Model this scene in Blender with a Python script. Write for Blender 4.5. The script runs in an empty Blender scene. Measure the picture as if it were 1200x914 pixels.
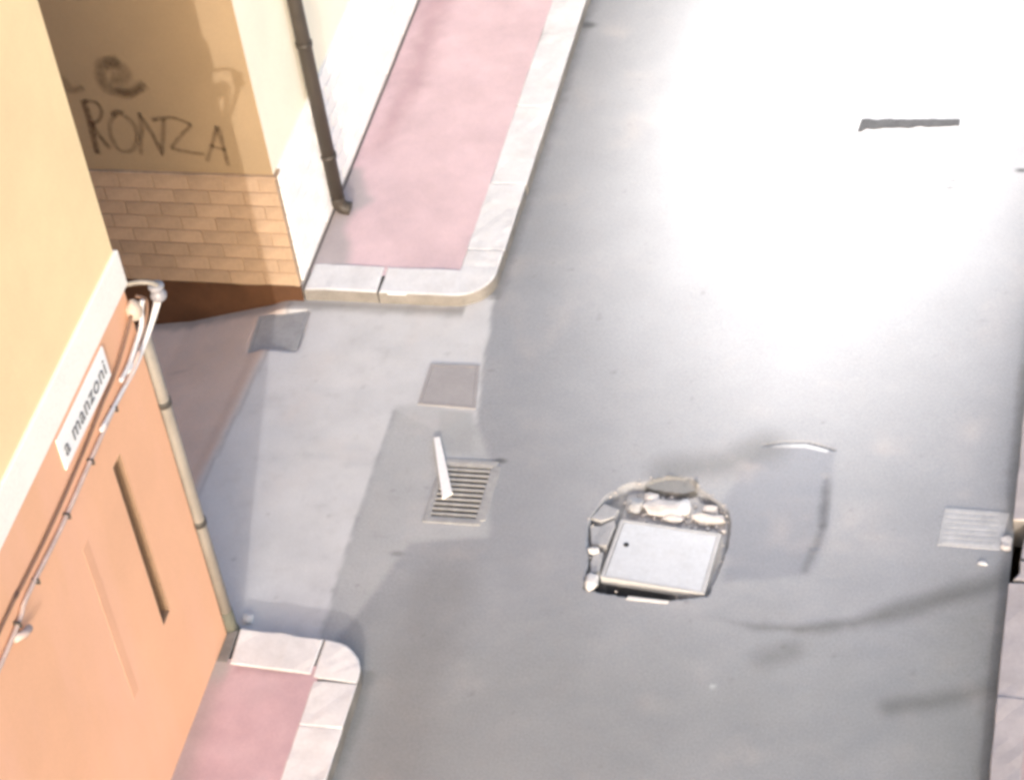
import bpy, bmesh, math, random
import numpy as np
from mathutils import Vector, Matrix, noise

random.seed(7)
rng = np.random.default_rng(7)
S = bpy.context.scene
COL = S.collection

# ------------------------------------------------------------------ camera
cam_d = bpy.data.cameras.new("camera")
cam = bpy.data.objects.new("camera", cam_d)
COL.objects.link(cam)
cam_d.sensor_width = 36.0
cam_d.lens = 3040.0 / 1200.0 * 36.0
cam_d.clip_start = 0.1
cam_d.clip_end = 3000.0
_r = Vector((0.96999218, 0.20849628, -0.12507786))
_u = Vector((-0.05273789, 0.68261039, 0.72887706))
_w = Vector((-0.23734760, 0.70040869, -0.67312240))
cam.matrix_world = Matrix(((_r.x, _u.x, -_w.x, 0.0),
                           (_r.y, _u.y, -_w.y, 0.0),
                           (_r.z, _u.z, -_w.z, 12.0),
                           (0, 0, 0, 1)))
S.camera = cam

# ------------------------------------------------------------------ world, sun, exposure
SUN_EL = math.radians(16.0)
SUN_DIR = Vector((0.212, -1.0, 0.0)).normalized()          # where the light comes from
world = bpy.data.worlds.new("World")
S.world = world
world.use_nodes = True
wn, wl = world.node_tree.nodes, world.node_tree.links
wn.clear()
sky = wn.new("ShaderNodeTexSky")
sky.sky_type = 'NISHITA'
sky.sun_disc = False
sky.sun_elevation = SUN_EL
sky.sun_rotation = math.atan2(SUN_DIR.x, SUN_DIR.y)
sky.dust_density = 4.0
sky.ozone_density = 0.4
tint = wn.new("ShaderNodeMix")
tint.data_type = 'RGBA'; tint.blend_type = 'MULTIPLY'
tint.inputs[0].default_value = 1.0
tint.inputs[7].default_value = (1.0, 1.055, 1.165, 1)
bg = wn.new("ShaderNodeBackground")
bg.inputs[1].default_value = 0.15
wo = wn.new("ShaderNodeOutputWorld")
wl.new(sky.outputs[0], tint.inputs[6])
wl.new(tint.outputs[2], bg.inputs[0])
wl.new(bg.outputs[0], wo.inputs[0])

sun_d = bpy.data.lights.new("sun", 'SUN')
sun_d.energy = 0.85
sun_d.angle = math.radians(0.5)
sun_d.color = (1.0, 0.97, 0.97)
sun = bpy.data.objects.new("sun", sun_d)
COL.objects.link(sun)
_sv = Vector((SUN_DIR.x * math.cos(SUN_EL), SUN_DIR.y * math.cos(SUN_EL), math.sin(SUN_EL)))
sun.rotation_euler = _sv.to_track_quat('Z', 'Y').to_euler()
sun.location = (2, -8, 9)

S.render.engine = 'CYCLES'
S.view_settings.view_transform = 'Standard'
S.view_settings.look = 'None'
S.view_settings.gamma = 1.0
S.view_settings.use_curve_mapping = False
S.view_settings.exposure = 1.34
S.cycles.use_denoising = True
S.cycles.max_bounces = 8
S.cycles.diffuse_bounces = 6
S.cycles.pixel_filter_type = 'BLACKMAN_HARRIS'
S.cycles.filter_width = 3.5

# ------------------------------------------------------------------ helpers
def tag(o, label=None, cat=None, group=None, kind=None):
    if label: o["label"] = label
    if cat: o["category"] = cat
    if group: o["group"] = group
    if kind: o["kind"] = kind
    return o

def link(name, me, mat=None, parent=None):
    o = bpy.data.objects.new(name, me)
    COL.objects.link(o)
    if mat is not None:
        me.materials.clear(); me.materials.append(mat)
    if parent is not None:
        o.parent = parent
    return o

def empty(name, label, cat, group=None, loc=(0, 0, 0)):
    o = bpy.data.objects.new(name, None)
    o.empty_display_size = 0.1
    o.location = loc
    COL.objects.link(o)
    return tag(o, label, cat, group)

def child(name, me, mat, parent):
    """mesh made in world space, hung under a thing whose Empty may stand elsewhere"""
    o = link(name, me, mat, parent)
    o.matrix_parent_inverse = Matrix.Translation(parent.location).inverted() if parent.type == 'EMPTY' else Matrix.Identity(4)
    return o

def smooth(me, flag=True):
    for p in me.polygons: p.use_smooth = flag
    return me

def bm_mesh(bm, name="m", smo=False):
    bmesh.ops.recalc_face_normals(bm, faces=bm.faces)
    me = bpy.data.meshes.new(name)
    bm.to_mesh(me); bm.free()
    if smo: smooth(me)
    return me

def box(x0, x1, y0, y1, z0, z1, bev=0.0, seg=2, jit=0.0):
    bm = bmesh.new()
    bmesh.ops.create_cube(bm, size=1.0)
    for v in bm.verts:
        v.co = Vector((x0 + (v.co.x + .5) * (x1 - x0), y0 + (v.co.y + .5) * (y1 - y0), z0 + (v.co.z + .5) * (z1 - z0)))
        if jit: v.co += Vector((random.uniform(-jit, jit), random.uniform(-jit, jit), random.uniform(-jit, jit)))
    if bev: bmesh.ops.bevel(bm, geom=bm.edges[:], offset=bev, segments=seg, profile=0.5, affect='EDGES')
    return bm_mesh(bm)

def prism(poly, z0, z1, bev=0.0, seg=2, dz=None):
    """upright prism over a polygon (list of xy), top edge rounded"""
    bm = bmesh.new()
    vs = [bm.verts.new((x, y, z0)) for x, y in poly]
    f = bm.faces.new(vs)
    e = bmesh.ops.extrude_face_region(bm, geom=[f])
    top = [g for g in e["geom"] if isinstance(g, bmesh.types.BMVert)]
    for k, v in enumerate(top): v.co.z = z1 + (dz[k] if dz else 0)
    if bev:
        tf = [g for g in e["geom"] if isinstance(g, bmesh.types.BMFace)][0]
        bmesh.ops.bevel(bm, geom=list(tf.edges), offset=bev, segments=seg, profile=0.5, affect='EDGES')
    return bm_mesh(bm)

def tube(pts, rad, n=10, cap=True):
    """round tube along a polyline; rad a number or one per point"""
    pts = [Vector(p) for p in pts]
    rs = rad if isinstance(rad, (list, tuple)) else [rad] * len(pts)
    bm = bmesh.new(); rings = []
    up = None
    for i, p in enumerate(pts):
        t = (pts[min(i + 1, len(pts) - 1)] - pts[max(i - 1, 0)]).normalized()
        if up is None:
            up = Vector((0, 0, 1)) if abs(t.z) < .9 else Vector((1, 0, 0))
        a = t.cross(up).normalized(); b = a.cross(t).normalized(); up = b
        rings.append([bm.verts.new(p + (a * math.cos(2 * math.pi * k / n) + b * math.sin(2 * math.pi * k / n)) * rs[i]) for k in range(n)])
    for A, B in zip(rings, rings[1:]):
        for k in range(n): bm.faces.new((A[k], A[(k + 1) % n], B[(k + 1) % n], B[k]))
    if cap:
        bm.faces.new(rings[0]); bm.faces.new(rings[-1])
    return bm_mesh(bm, smo=True)

def spline(pts, n=6):
    """Catmull-Rom through the points"""
    P = [Vector(p) for p in pts]; P = [2 * P[0] - P[1]] + P + [2 * P[-1] - P[-2]]
    out = []
    for i in range(1, len(P) - 2):
        for k in range(n):
            t = k / n
            out.append(0.5 * ((2 * P[i]) + (-P[i - 1] + P[i + 1]) * t + (2 * P[i - 1] - 5 * P[i] + 4 * P[i + 1] - P[i + 2]) * t * t + (-P[i - 1] + 3 * P[i] - 3 * P[i + 1] + P[i + 2]) * t ** 3))
    out.append(P[-2])
    return out

def rock(c, sx, sy, sz, seed, sub=2, rough=.35):
    bm = bmesh.new()
    bmesh.ops.create_icosphere(bm, subdivisions=sub, radius=1.0)
    for v in bm.verts:
        d = v.co.copy()
        k = 1 + rough * noise.noise(d * 1.3 + Vector((seed * 3.1, seed, 0))) + rough * .4 * noise.noise(d * 3.3 + Vector((seed, 0, seed)))
        m = max(abs(d.x), abs(d.y), abs(d.z))
        d = d / m * (.55 + .45 * m)
        v.co = Vector((c[0] + d.x * k * sx, c[1] + d.y * k * sy, c[2] + d.z * k * sz))
    return bm_mesh(bm)

# ------------------------------------------------------------------ materials
def mat(name, col, rough=.8, spec=.3, var=.12, vscale=3.0, fine=.06, fscale=60.0, bump=.15, bscale=90.0, bdist=.004,
        attr=None, metal=0.0, stain=None, stain_scale=1.2, streak=False, rand=0.0):
    m = bpy.data.materials.new(name); m.use_nodes = True
    nt = m.node_tree; N, L = nt.nodes, nt.links
    b = N["Principled BSDF"]
    b.inputs["Roughness"].default_value = rough
    b.inputs["Specular IOR Level"].default_value = spec
    b.inputs["Metallic"].default_value = metal
    tc = N.new("ShaderNodeTexCoord")
    src = tc.outputs["Object"]
    def noi(scale, det=5, rgh=.6, stretch=None):
        n = N.new("ShaderNodeTexNoise"); n.inputs["Scale"].default_value = scale
        n.inputs["Detail"].default_value = det; n.inputs["Roughness"].default_value = rgh
        if stretch:
            mp = N.new("ShaderNodeMapping"); mp.inputs["Scale"].default_value = stretch
            L.new(src, mp.inputs[0]); L.new(mp.outputs[0], n.inputs["Vector"])
        else:
            L.new(src, n.inputs["Vector"])
        return n
    def rng_(sock, lo, hi):
        r = N.new("ShaderNodeMapRange"); r.inputs["From Min"].default_value = .3; r.inputs["From Max"].default_value = .7
        r.inputs["To Min"].default_value = lo; r.inputs["To Max"].default_value = hi
        L.new(sock, r.inputs["Value"]); return r.outputs[0]
    def mul(a, bsock):
        x = N.new("ShaderNodeMix"); x.data_type = 'RGBA'; x.blend_type = 'MULTIPLY'; x.inputs[0].default_value = 1.0
        L.new(a, x.inputs[6]); L.new(bsock, x.inputs[7]); return x.outputs[2]
    if attr:
        a = N.new("ShaderNodeAttribute"); a.attribute_name = attr; c = a.outputs["Color"]
    else:
        rgb = N.new("ShaderNodeRGB"); rgb.outputs[0].default_value = (*col, 1); c = rgb.outputs[0]
    n1 = noi(vscale)
    c = mul(c, rng_(n1.outputs["Fac"], 1 - var, 1 + var))
    n2 = noi(fscale, 3)
    c = mul(c, rng_(n2.outputs["Fac"], 1 - fine, 1 + fine))
    if stain:
        n3 = noi(stain_scale, 6, .65, (1, 1, .25) if streak else None)
        cr = N.new("ShaderNodeMapRange"); cr.inputs["From Min"].default_value = .5; cr.inputs["From Max"].default_value = .75
        cr.inputs["To Max"].default_value = stain[3]
        L.new(n3.outputs["Fac"], cr.inputs["Value"])
        x = N.new("ShaderNodeMix"); x.data_type = 'RGBA'; L.new(cr.outputs[0], x.inputs[0]); L.new(c, x.inputs[6])
        x.inputs[7].default_value = (*stain[:3], 1); c = x.outputs[2]
    if rand:
        oi = N.new("ShaderNodeObjectInfo"); rr = N.new("ShaderNodeMapRange")
        rr.inputs["To Min"].default_value = 1 - rand; rr.inputs["To Max"].default_value = 1 + rand
        L.new(oi.outputs["Random"], rr.inputs["Value"]); c = mul(c, rr.outputs[0])
    L.new(c, b.inputs["Base Color"])
    L.new(rng_(n1.outputs["Fac"], max(0, rough - .08), min(1, rough + .08)), b.inputs["Roughness"])
    if bump:
        n4 = noi(bscale, 4)
        bp = N.new("ShaderNodeBump"); bp.inputs["Strength"].default_value = bump; bp.inputs["Distance"].default_value = bdist
        L.new(n4.outputs["Fac"], bp.inputs["Height"]); L.new(bp.outputs[0], b.inputs["Normal"])
    return m

M = {
 'asphalt': mat('asphalt', (.2, .2, .2), rough=.80, spec=.35, var=.05, vscale=1.9, fine=.14, fscale=75, bump=.35, bscale=160, attr='tint'),
 'concrete': mat('concrete', (.3, .3, .3), rough=.75, spec=.3, var=.07, vscale=2.6, fine=.06, fscale=70, bump=.2, bscale=110, attr='tint'),
 'red': mat('red_asphalt', (.5, .2, .2), rough=.75, spec=.3, var=.08, vscale=3.2, fine=.07, fscale=90, bump=.3, bscale=150, attr='tint'),
 'earth': mat('earth', (.16, .15, .14), var=.2, vscale=.6),
 'kerb': mat('kerb_limestone', (.70, .68, .67), rough=.62, spec=.4, var=.07, vscale=5, fine=.05, fscale=45, stain=(.42, .38, .35, .35), stain_scale=4),
 'kerb_side': mat('kerb_shaded_side', (.20, .185, .17), rough=.8, var=.2, vscale=6, fine=.08, fscale=45),  # dark stone carrying the painted shade of upright kerb faces
 'kerb_dirty': mat('kerb_stained', (.40, .355, .345), rough=.7, spec=.3, var=.12, vscale=4, fine=.05, fscale=45, stain=(.26, .23, .21, .5), stain_scale=3),
 'orange': mat('orange_plaster', (.74, .42, .265), rough=.85, spec=.2, var=.05, vscale=1.3, fine=.03, bump=.12, bscale=60, stain=(.78, .45, .33, .7), stain_scale=1.1, streak=True),
 'orange_darker': mat('orange_plaster_darker', (.69, .385, .25), rough=.85, spec=.2, var=.05, vscale=2, fine=.03),
 'recess': mat('recess_plaster', (.25, .165, .11), rough=.85, spec=.2, var=.10, vscale=6),  # darker copy of the orange plaster, painting shade into the slot
 'pale': mat('pale_yellow_plaster', (.81, .63, .375), rough=.85, spec=.2, var=.06, vscale=1.4, fine=.03, bump=.12, bscale=60, stain=(.80, .56, .33, .5), stain_scale=1.2, streak=True),
 'band': mat('white_band_plaster', (.84, .80, .74), rough=.8, spec=.2, var=.03),
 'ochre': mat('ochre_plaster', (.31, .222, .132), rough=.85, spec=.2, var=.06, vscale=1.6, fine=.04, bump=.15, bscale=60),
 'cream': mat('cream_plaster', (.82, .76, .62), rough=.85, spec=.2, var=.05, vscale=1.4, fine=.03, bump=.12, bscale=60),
 'brick_shaded': mat('shaded_painted_block', (.39, .272, .18), rough=.85, spec=.2, var=.16, vscale=5, rand=.09, fine=.06, fscale=40, bump=.3, bscale=50),  # white block paint darkened to its brown in the alley's shade
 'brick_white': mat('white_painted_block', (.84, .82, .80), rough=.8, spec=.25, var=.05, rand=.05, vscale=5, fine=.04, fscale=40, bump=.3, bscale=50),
 'mortar_shaded': mat('mortar_shaded', (.40, .28, .185), rough=.9, spec=.15, var=.1),
 'mortar_white': mat('mortar_white', (.40, .36, .34), rough=.9, spec=.15, var=.1),
 'plinth': mat('plinth_render', (.10, .048, .025), rough=.9, spec=.15, var=.2, vscale=4, bump=.4, bscale=40),
 'sign': mat('sign_enamel', (.86, .86, .85), rough=.4, spec=.5, var=.015, bump=0),
 'ink': mat('sign_ink', (.16, .16, .17), rough=.5, bump=0, var=.05),
 'cable_dark': mat('dark_cable', (.20, .12, .085), rough=.6, bump=0),
 'cable_mauve': mat('mauve_cable', (.50, .39, .35), rough=.6, bump=0, var=.15, vscale=12),
 'cable_white': mat('white_cable', (.56, .56, .585), rough=.5, bump=0, var=.06, vscale=20),
 'porcelain': mat('porcelain', (.25, .25, .275), rough=.35, spec=.5, bump=0),
 'junction': mat('junction_plastic', (.46, .39, .33), rough=.6, bump=0, var=.1, vscale=20),
 'iron': mat('dark_iron', (.07, .065, .06), rough=.6, metal=.3, var=.2, vscale=20),
 'pipe_brown': mat('brown_pipe', (.045, .037, .030), rough=.5, spec=.4, var=.15, vscale=6, bump=0),
 'pipe_grey': mat('grey_pipe', (.24, .22, .195), rough=.55, spec=.4, var=.10, vscale=5, bump=0),
 'pipe_shoe': mat('pipe_shoe_iron', (.10, .10, .08), rough=.7, var=.2),
 'cover_white': mat('pale_steel', (.55, .56, .575), rough=.65, spec=.3, var=.04, vscale=6, fine=.06, fscale=35, stain=(.42, .41, .40, .5), stain_scale=7, bump=.2),
 'cover_frame': mat('frame_steel', (.47, .46, .45), rough=.6, var=.1, vscale=10),
 'cover_grey': mat('grey_hatch', (.36, .36, .36), rough=.7, var=.10, vscale=7, fine=.10, fscale=40, stain=(.33, .32, .31, .3), stain_scale=12),
 'cover_beige': mat('beige_hatch', (.35, .325, .318), rough=.75, var=.06, vscale=6, fine=.05),
 'steel_rib': mat('worn_steel', (.40, .395, .395), rough=.65, spec=.3, metal=.0, var=.15, vscale=12),
 'grate': mat('grate_iron', (.36, .35, .34), rough=.65, metal=.15, var=.15, vscale=15),
 'pit': mat('pit_dark', (.03, .028, .025), rough=.9, bump=0),
 'rubble_pale': mat('pale_rubble', (.54, .50, .47), rough=.9, var=.18, vscale=14, bump=.5, bscale=45, bdist=.01),
 'rubble_white': mat('white_rubble', (.62, .60, .58), rough=.9, var=.08, vscale=20, bump=.4, bscale=45, bdist=.01),
 'chunk': mat('asphalt_chunk', (.36, .355, .355), rough=.75, var=.12, vscale=8, fine=.12, fscale=90, bump=.5, bscale=120),
 'tar': mat('tar_patch', (.06, .06, .062), rough=.9, spec=.1, var=.2, vscale=8, fine=.15, fscale=80, bump=.5),
 'white_plastic': mat('white_plastic', (.82, .79, .77), rough=.55, var=.03, bump=0),
 'lamp_metal': mat('lamp_metal', (.25, .25, .26), rough=.5, metal=.5, bump=0),
}
def spray_mat():
    m = bpy.data.materials.new('spray_paint'); m.use_nodes = True
    N, L = m.node_tree.nodes, m.node_tree.links
    b = N["Principled BSDF"]; b.inputs["Base Color"].default_value = (.075, .035, .012, 1); b.inputs["Roughness"].default_value = .8
    a = N.new("ShaderNodeAttribute"); a.attribute_name = 'spray_amount'
    n = N.new("ShaderNodeTexNoise"); n.inputs["Scale"].default_value = 30
    tc = N.new("ShaderNodeTexCoord"); L.new(tc.outputs["Object"], n.inputs["Vector"])
    r = N.new("ShaderNodeMapRange"); r.inputs["From Min"].default_value = .3; r.inputs["From Max"].default_value = .7
    r.inputs["To Min"].default_value = .6; r.inputs["To Max"].default_value = 1.15
    L.new(n.outputs["Fac"], r.inputs["Value"])
    mu = N.new("ShaderNodeMath"); mu.operation = 'MULTIPLY'; mu.use_clamp = True
    L.new(a.outputs["Fac"], mu.inputs[0]); L.new(r.outputs[0], mu.inputs[1])
    L.new(mu.outputs[0], b.inputs["Alpha"])
    return m
M['spray'] = spray_mat()
def glow_mat():
    m = bpy.data.materials.new('lamp_glow'); m.use_nodes = True
    b = m.node_tree.nodes["Principled BSDF"]
    b.inputs["Emission Color"].default_value = (1, .95, .88, 1); b.inputs["Emission Strength"].default_value = 8
    return m
M['glow'] = glow_mat()

# ------------------------------------------------------------------ ground sheets
def vnoise(x, y, s, seed=0, octv=4):
    """cheap value noise on arrays, about -1..1"""
    out = np.zeros_like(x); amp = 1.0; tot = 0
    for o in range(octv):
        fx, fy = x * s + 37.1 * (seed + 1) + 11 * o, y * s + 17.7 * (seed + 1) + 5 * o
        ix, iy = np.floor(fx).astype(np.int64), np.floor(fy).astype(np.int64)
        tx, ty = fx - ix, fy - iy
        tx, ty = tx * tx * (3 - 2 * tx), ty * ty * (3 - 2 * ty)
        def h(a, b):
            n = (a * 374761393 + b * 668265263 + seed * 974711) & 0x7fffffff
            n = ((n ^ (n >> 13)) * 1274126177) & 0x7fffffff
            n = n ^ (n >> 16)
            return (n % 65536) / 32768.0 - 1
        v = (h(ix, iy) * (1 - tx) + h(ix + 1, iy) * tx) * (1 - ty) + (h(ix, iy + 1) * (1 - tx) + h(ix + 1, iy + 1) * tx) * ty
        out += v * amp; tot += amp; amp *= .5; s *= 2.03
    return out / tot

def sdf(poly, x, y):
    """signed distance to polygon, negative inside"""
    P = np.array(poly, float); d = np.full(x.shape, 1e9); ins = np.zeros(x.shape, bool)
    n = len(P)
    for i in range(n):
        a, b = P[i], P[(i + 1) % n]; e = b - a
        wx, wy = x - a[0], y - a[1]
        t = np.clip((wx * e[0] + wy * e[1]) / (e @ e), 0, 1)
        d = np.minimum(d, (wx - e[0] * t) ** 2 + (wy - e[1] * t) ** 2)
        c = ((a[1] > y) != (b[1] > y)) & (x < (b[0] - a[0]) * (y - a[1]) / (b[1] - a[1] + 1e-12) + a[0])
        ins ^= c
    d = np.sqrt(d)
    return np.where(ins, -d, d)

def line_d(pts, x, y):
    P = np.array(pts, float); d = np.full(x.shape, 1e9)
    for a, b in zip(P, P[1:]):
        e = b - a
        t = np.clip(((x - a[0]) * e[0] + (y - a[1]) * e[1]) / (e @ e), 0, 1)
        d = np.minimum(d, (x - a[0] - e[0] * t) ** 2 + (y - a[1] - e[1] * t) ** 2)
    return np.sqrt(d)

def sstep(a, b, v):
    t = np.clip((v - a) / (b - a), 0, 1); return t * t * (3 - 2 * t)

def grid_object(name, xs, ys, Z, tintf, keep, m, parent=None):
    nx, ny = len(xs), len(ys)
    X, Y = np.meshgrid(xs, ys, indexing='ij')
    idx = np.arange(nx * ny).reshape(nx, ny)
    q = np.stack([idx[:-1, :-1], idx[1:, :-1], idx[1:, 1:], idx[:-1, 1:]], -1).reshape(-1, 4)
    if keep is not None: q = q[keep.reshape(-1)]
    used = np.unique(q); remap = np.full(nx * ny, -1); remap[used] = np.arange(len(used)); q = remap[q]
    co = np.stack([X, Y, Z], -1).reshape(-1, 3)[used]
    me = bpy.data.meshes.new(name)
    me.vertices.add(len(co)); me.vertices.foreach_set("co", co.astype(np.float32).ravel())
    me.loops.add(q.size); me.loops.foreach_set("vertex_index", q.astype(np.int32).ravel())
    me.polygons.add(len(q)); me.polygons.foreach_set("loop_start", np.arange(0, q.size, 4, dtype=np.int32))
    me.update(); me.validate()
    at = me.attributes.new("tint", 'FLOAT_COLOR', 'POINT')
    t = tintf.reshape(-1, 3)[used]
    at.data.foreach_set("color", np.concatenate([t, np.ones((len(t), 1))], 1).astype(np.float32).ravel())
    smooth(me)
    return link(name, me, m, parent)

HOLE = [(-3.386, 10.715), (-3.393, 10.933), (-3.432, 11.08), (-3.459, 11.337), (-3.412, 11.481), (-3.365, 11.564), (-3.247, 11.668), (-3.163, 11.676), (-3.06, 11.74), (-2.966, 11.756), (-2.831, 11.728), (-2.79, 11.645), (-2.651, 11.548), (-2.582, 11.482), (-2.541, 11.327), (-2.538, 11.161), (-2.547, 11.013), (-2.567, 10.864), (-2.597, 10.73), (-2.701, 10.70), (-2.838, 10.668), (-3.072, 10.665), (-3.275, 10.70)]
LEDGE = [(-3.17, 11.665), (-3.10, 11.72), (-2.978, 11.765), (-2.811, 11.72), (-2.80, 11.643), (-2.90, 11.60), (-2.982, 11.613), (-3.126, 11.624)]

def lines(a, b, coarse, fine, f0, f1):
    return np.unique(np.round(np.concatenate([np.arange(a, f0, coarse), np.arange(f0, f1, fine), np.arange(f1, b + 1e-6, coarse), [b]]), 5))
xs = np.unique(np.concatenate([np.linspace(-16, -7.6, 22), lines(-7.6, -.76, .022, .010, -3.56, -1.86)]))
ys = np.unique(np.concatenate([np.linspace(-12, 8.4, 40), lines(8.4, 17.6, .022, .010, 10.5, 12.25), np.linspace(17.6, 60, 60)]))
X, Y = np.meshgrid(xs, ys, indexing='ij')
# height
xr = -6.03 - .10 * np.clip((13.3 - Y) / 1.8, 0, 1.2)
dd = np.clip(xr - X, 0, None)
Z = np.where(dd < .85, -.30 * dd * sstep(-.02, .18, dd), -.255 - .16 * (dd - .85))
Z = np.where(dd > 6, -.255 - .16 * 5.15, Z)
Z = Z + .004 * vnoise(X, Y, 1.1, 1) + .0015 * vnoise(X, Y, 9, 2, 2)
hs = sdf(HOLE, X, Y) + .012 * vnoise(X, Y, 16, 3, 3)
depth = .055 + .016 * vnoise(X, Y, 14, 4, 3) + .10 * sstep(10.80, 10.74, Y + .1 * (X + 2.9))
Z = Z - depth * sstep(.004, -.016, hs)
ls = sdf(LEDGE, X, Y) + .008 * vnoise(X, Y, 20, 5, 2)
Z = np.where((hs < 0), Z + (depth - .016) * sstep(.004, -.008, ls), Z)
HATCH = [(-6.285, 13.185), (-5.89, 13.195), (-5.868, 12.775), (-6.255, 12.78)]
Z = Z - .06 * sstep(.005, -.02, sdf(HATCH, X, Y))
arc = line_d([(-2.433, 12.089), (-2.297, 12.128), (-2.158, 12.140), (-2.059, 12.118), (-1.965, 12.085)], X, Y)
Z = Z - .014 * sstep(.012, .002, arc)
dip = line_d([(-1.994, 11.824), (-1.971, 11.593), (-1.963, 11.403), (-1.983, 11.214)], X, Y)
Z = Z - .008 * sstep(.05, .0, dip)
# colour
def C(*c): return np.array(c, float)
T = np.broadcast_to(C(.288, .289, .298), X.shape + (3,)).copy()
def blend(col, w):
    global T
    w = np.clip(w, 0, 1)[..., None]; T = T * (1 - w) + C(*col) * w
n_lo, n_mid, n_hi = vnoise(X, Y, .8, 6), vnoise(X, Y, 3.5, 7), vnoise(X, Y, 14, 8, 3)
T *= (1 + .05 * n_lo + .03 * n_mid + .035 * n_hi)[..., None]
lane = np.exp(-((X + 2.3) / 1.0) ** 2)                                        # wheel-polished crown of the lane
T *= (1 + .10 * lane)[..., None]
blend((.225, .218, .195), .55 * sstep(-1.5, -.9, X + .1 * n_mid) * sstep(11.6, 10.6, Y))       # dirt by the right gutter
blend((.245, .25, .24), .5 * sstep(11.0, 9.8, Y + .2 * n_mid))
gut = sstep(.35, .05, np.abs(X + 4.30) + .05 * n_mid) * sstep(11.3, 10.6, Y)
blend((.20, .192, .185), .4 * gut)
PATCH = [(-2.60, 11.55), (-2.546, 11.895), (-2.407, 12.107), (-1.984, 12.10), (-1.914, 11.22), (-2.008, 10.99), (-2.503, 10.87)]
blend((.228, .234, .256), .75 * sstep(.05, -.03, sdf(PATCH, X, Y) + .03 * n_mid))
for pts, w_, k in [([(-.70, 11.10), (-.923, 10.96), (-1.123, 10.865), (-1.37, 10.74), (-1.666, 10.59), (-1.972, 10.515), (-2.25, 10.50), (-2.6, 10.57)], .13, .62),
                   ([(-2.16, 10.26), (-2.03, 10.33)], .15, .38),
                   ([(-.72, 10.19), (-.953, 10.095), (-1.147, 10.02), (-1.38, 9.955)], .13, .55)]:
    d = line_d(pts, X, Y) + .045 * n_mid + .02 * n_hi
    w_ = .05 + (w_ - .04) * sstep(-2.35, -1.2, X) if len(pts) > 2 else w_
    blend((.085, .083, .075), k * (1 - sstep(-.03, w_, d)) * (1 + .35 * n_hi) * sstep(-2.75, -2.0, X))  # cable shadows painted into the road tint as soft dark bands
d = line_d([(-1.99, 11.85), (-1.971, 11.593), (-1.963, 11.403)], X, Y) + .012 * n_hi
blend((.07, .07, .072), .62 * (1 - sstep(-.01, .06, d)) * sstep(11.90, 11.70, Y))
d = line_d([(-1.963, 11.403), (-1.99, 11.2), (-2.02, 11.0)], X, Y) + .012 * n_hi
blend((.10, .10, .10), .45 * (1 - sstep(0, .05, d)))
blend((.06, .06, .06), .8 * sstep(.010, .003, arc) * sstep(-2.30, -2.05, X))
arc2 = line_d([(-2.36, 12.095), (-2.16, 12.112), (-2.02, 12.08)], X, Y)
blend((.62, .61, .60), .8 * sstep(.026, .012, arc2) * sstep(.008, .014, arc))  # lit lower lip of the crack painted as a pale line
blend((.165, .163, .160), .65 * sstep(.26, .0, line_d([(-3.0, 11.80), (-2.65, 11.90), (-2.40, 12.07)], X, Y) + .04 * n_mid))
# hole fill; shade painted dark on the bitumen rim, front gap, cracks and ledge
blend((.47, .435, .40), sstep(-.02, -.05, hs) * (.8 + .3 * n_hi))
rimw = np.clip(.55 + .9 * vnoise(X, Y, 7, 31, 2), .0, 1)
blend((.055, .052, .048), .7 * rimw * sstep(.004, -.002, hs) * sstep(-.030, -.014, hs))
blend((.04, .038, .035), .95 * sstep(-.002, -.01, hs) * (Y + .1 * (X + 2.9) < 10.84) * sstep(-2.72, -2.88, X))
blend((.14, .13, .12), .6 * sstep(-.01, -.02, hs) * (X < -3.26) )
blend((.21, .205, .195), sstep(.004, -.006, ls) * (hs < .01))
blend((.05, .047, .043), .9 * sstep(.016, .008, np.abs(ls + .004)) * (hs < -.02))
# concrete alley
CONC = [(-5.7, 13.6), (-4.56, 13.45), (-4.505, 12.788), (-4.40, 12.15), (-4.50, 11.98), (-4.80, 12.10), (-5.01, 12.229), (-5.008, 11.81), (-5.011, 11.245), (-5.005, 10.782), (-4.969, 10.1), (-5.0, 9.6), (-20, 9.6), (-20, 13.6)]
cs = sdf(CONC, X, Y) + .018 * n_mid + .014 * n_hi
blend((.54, .53, .525), sstep(.015, -.015, cs))
LIGHT = [(-5.91, 13.4), (-4.6, 13.4), (-4.489, 12.72), (-4.43, 12.3), (-4.84, 12.27), (-4.89, 12.52), (-5.257, 12.425), (-5.789, 12.427)]
blend((.56, .545, .535), .85 * sstep(.03, -.03, sdf(LIGHT, X, Y) + .03 * n_mid))
GREYP = [(-5.0, 12.26), (-4.86, 12.30), (-4.45, 12.25), (-4.25, 11.83), (-4.10, 11.1), (-4.60, 11.0), (-4.95, 9.9), (-4.99, 10.8)]
blend((.41, .405, .40), .8 * sstep(.04, -.03, sdf(GREYP, X, Y) + .03 * n_mid))
blend((.30, .30, .295), .5 * sstep(.03, -.03, sdf([(-4.70, 12.26), (-4.46, 12.25), (-4.36, 11.85), (-4.60, 11.85)], X, Y) + .02 * n_hi))
ramp = sstep(.0, .10, dd + .03 * n_mid)
blend((.70, .56, .47), .95 * ramp * (1 + .15 * n_hi))
blend((.22, .20, .19), .35 * sstep(.02, .004, np.abs(dd - .02 + .01 * n_hi)))
blend((.24, .22, .21), .35 * sstep(.5, .7, vnoise(X * .35, Y * 2.2, 4, 12)) * ramp)
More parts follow.
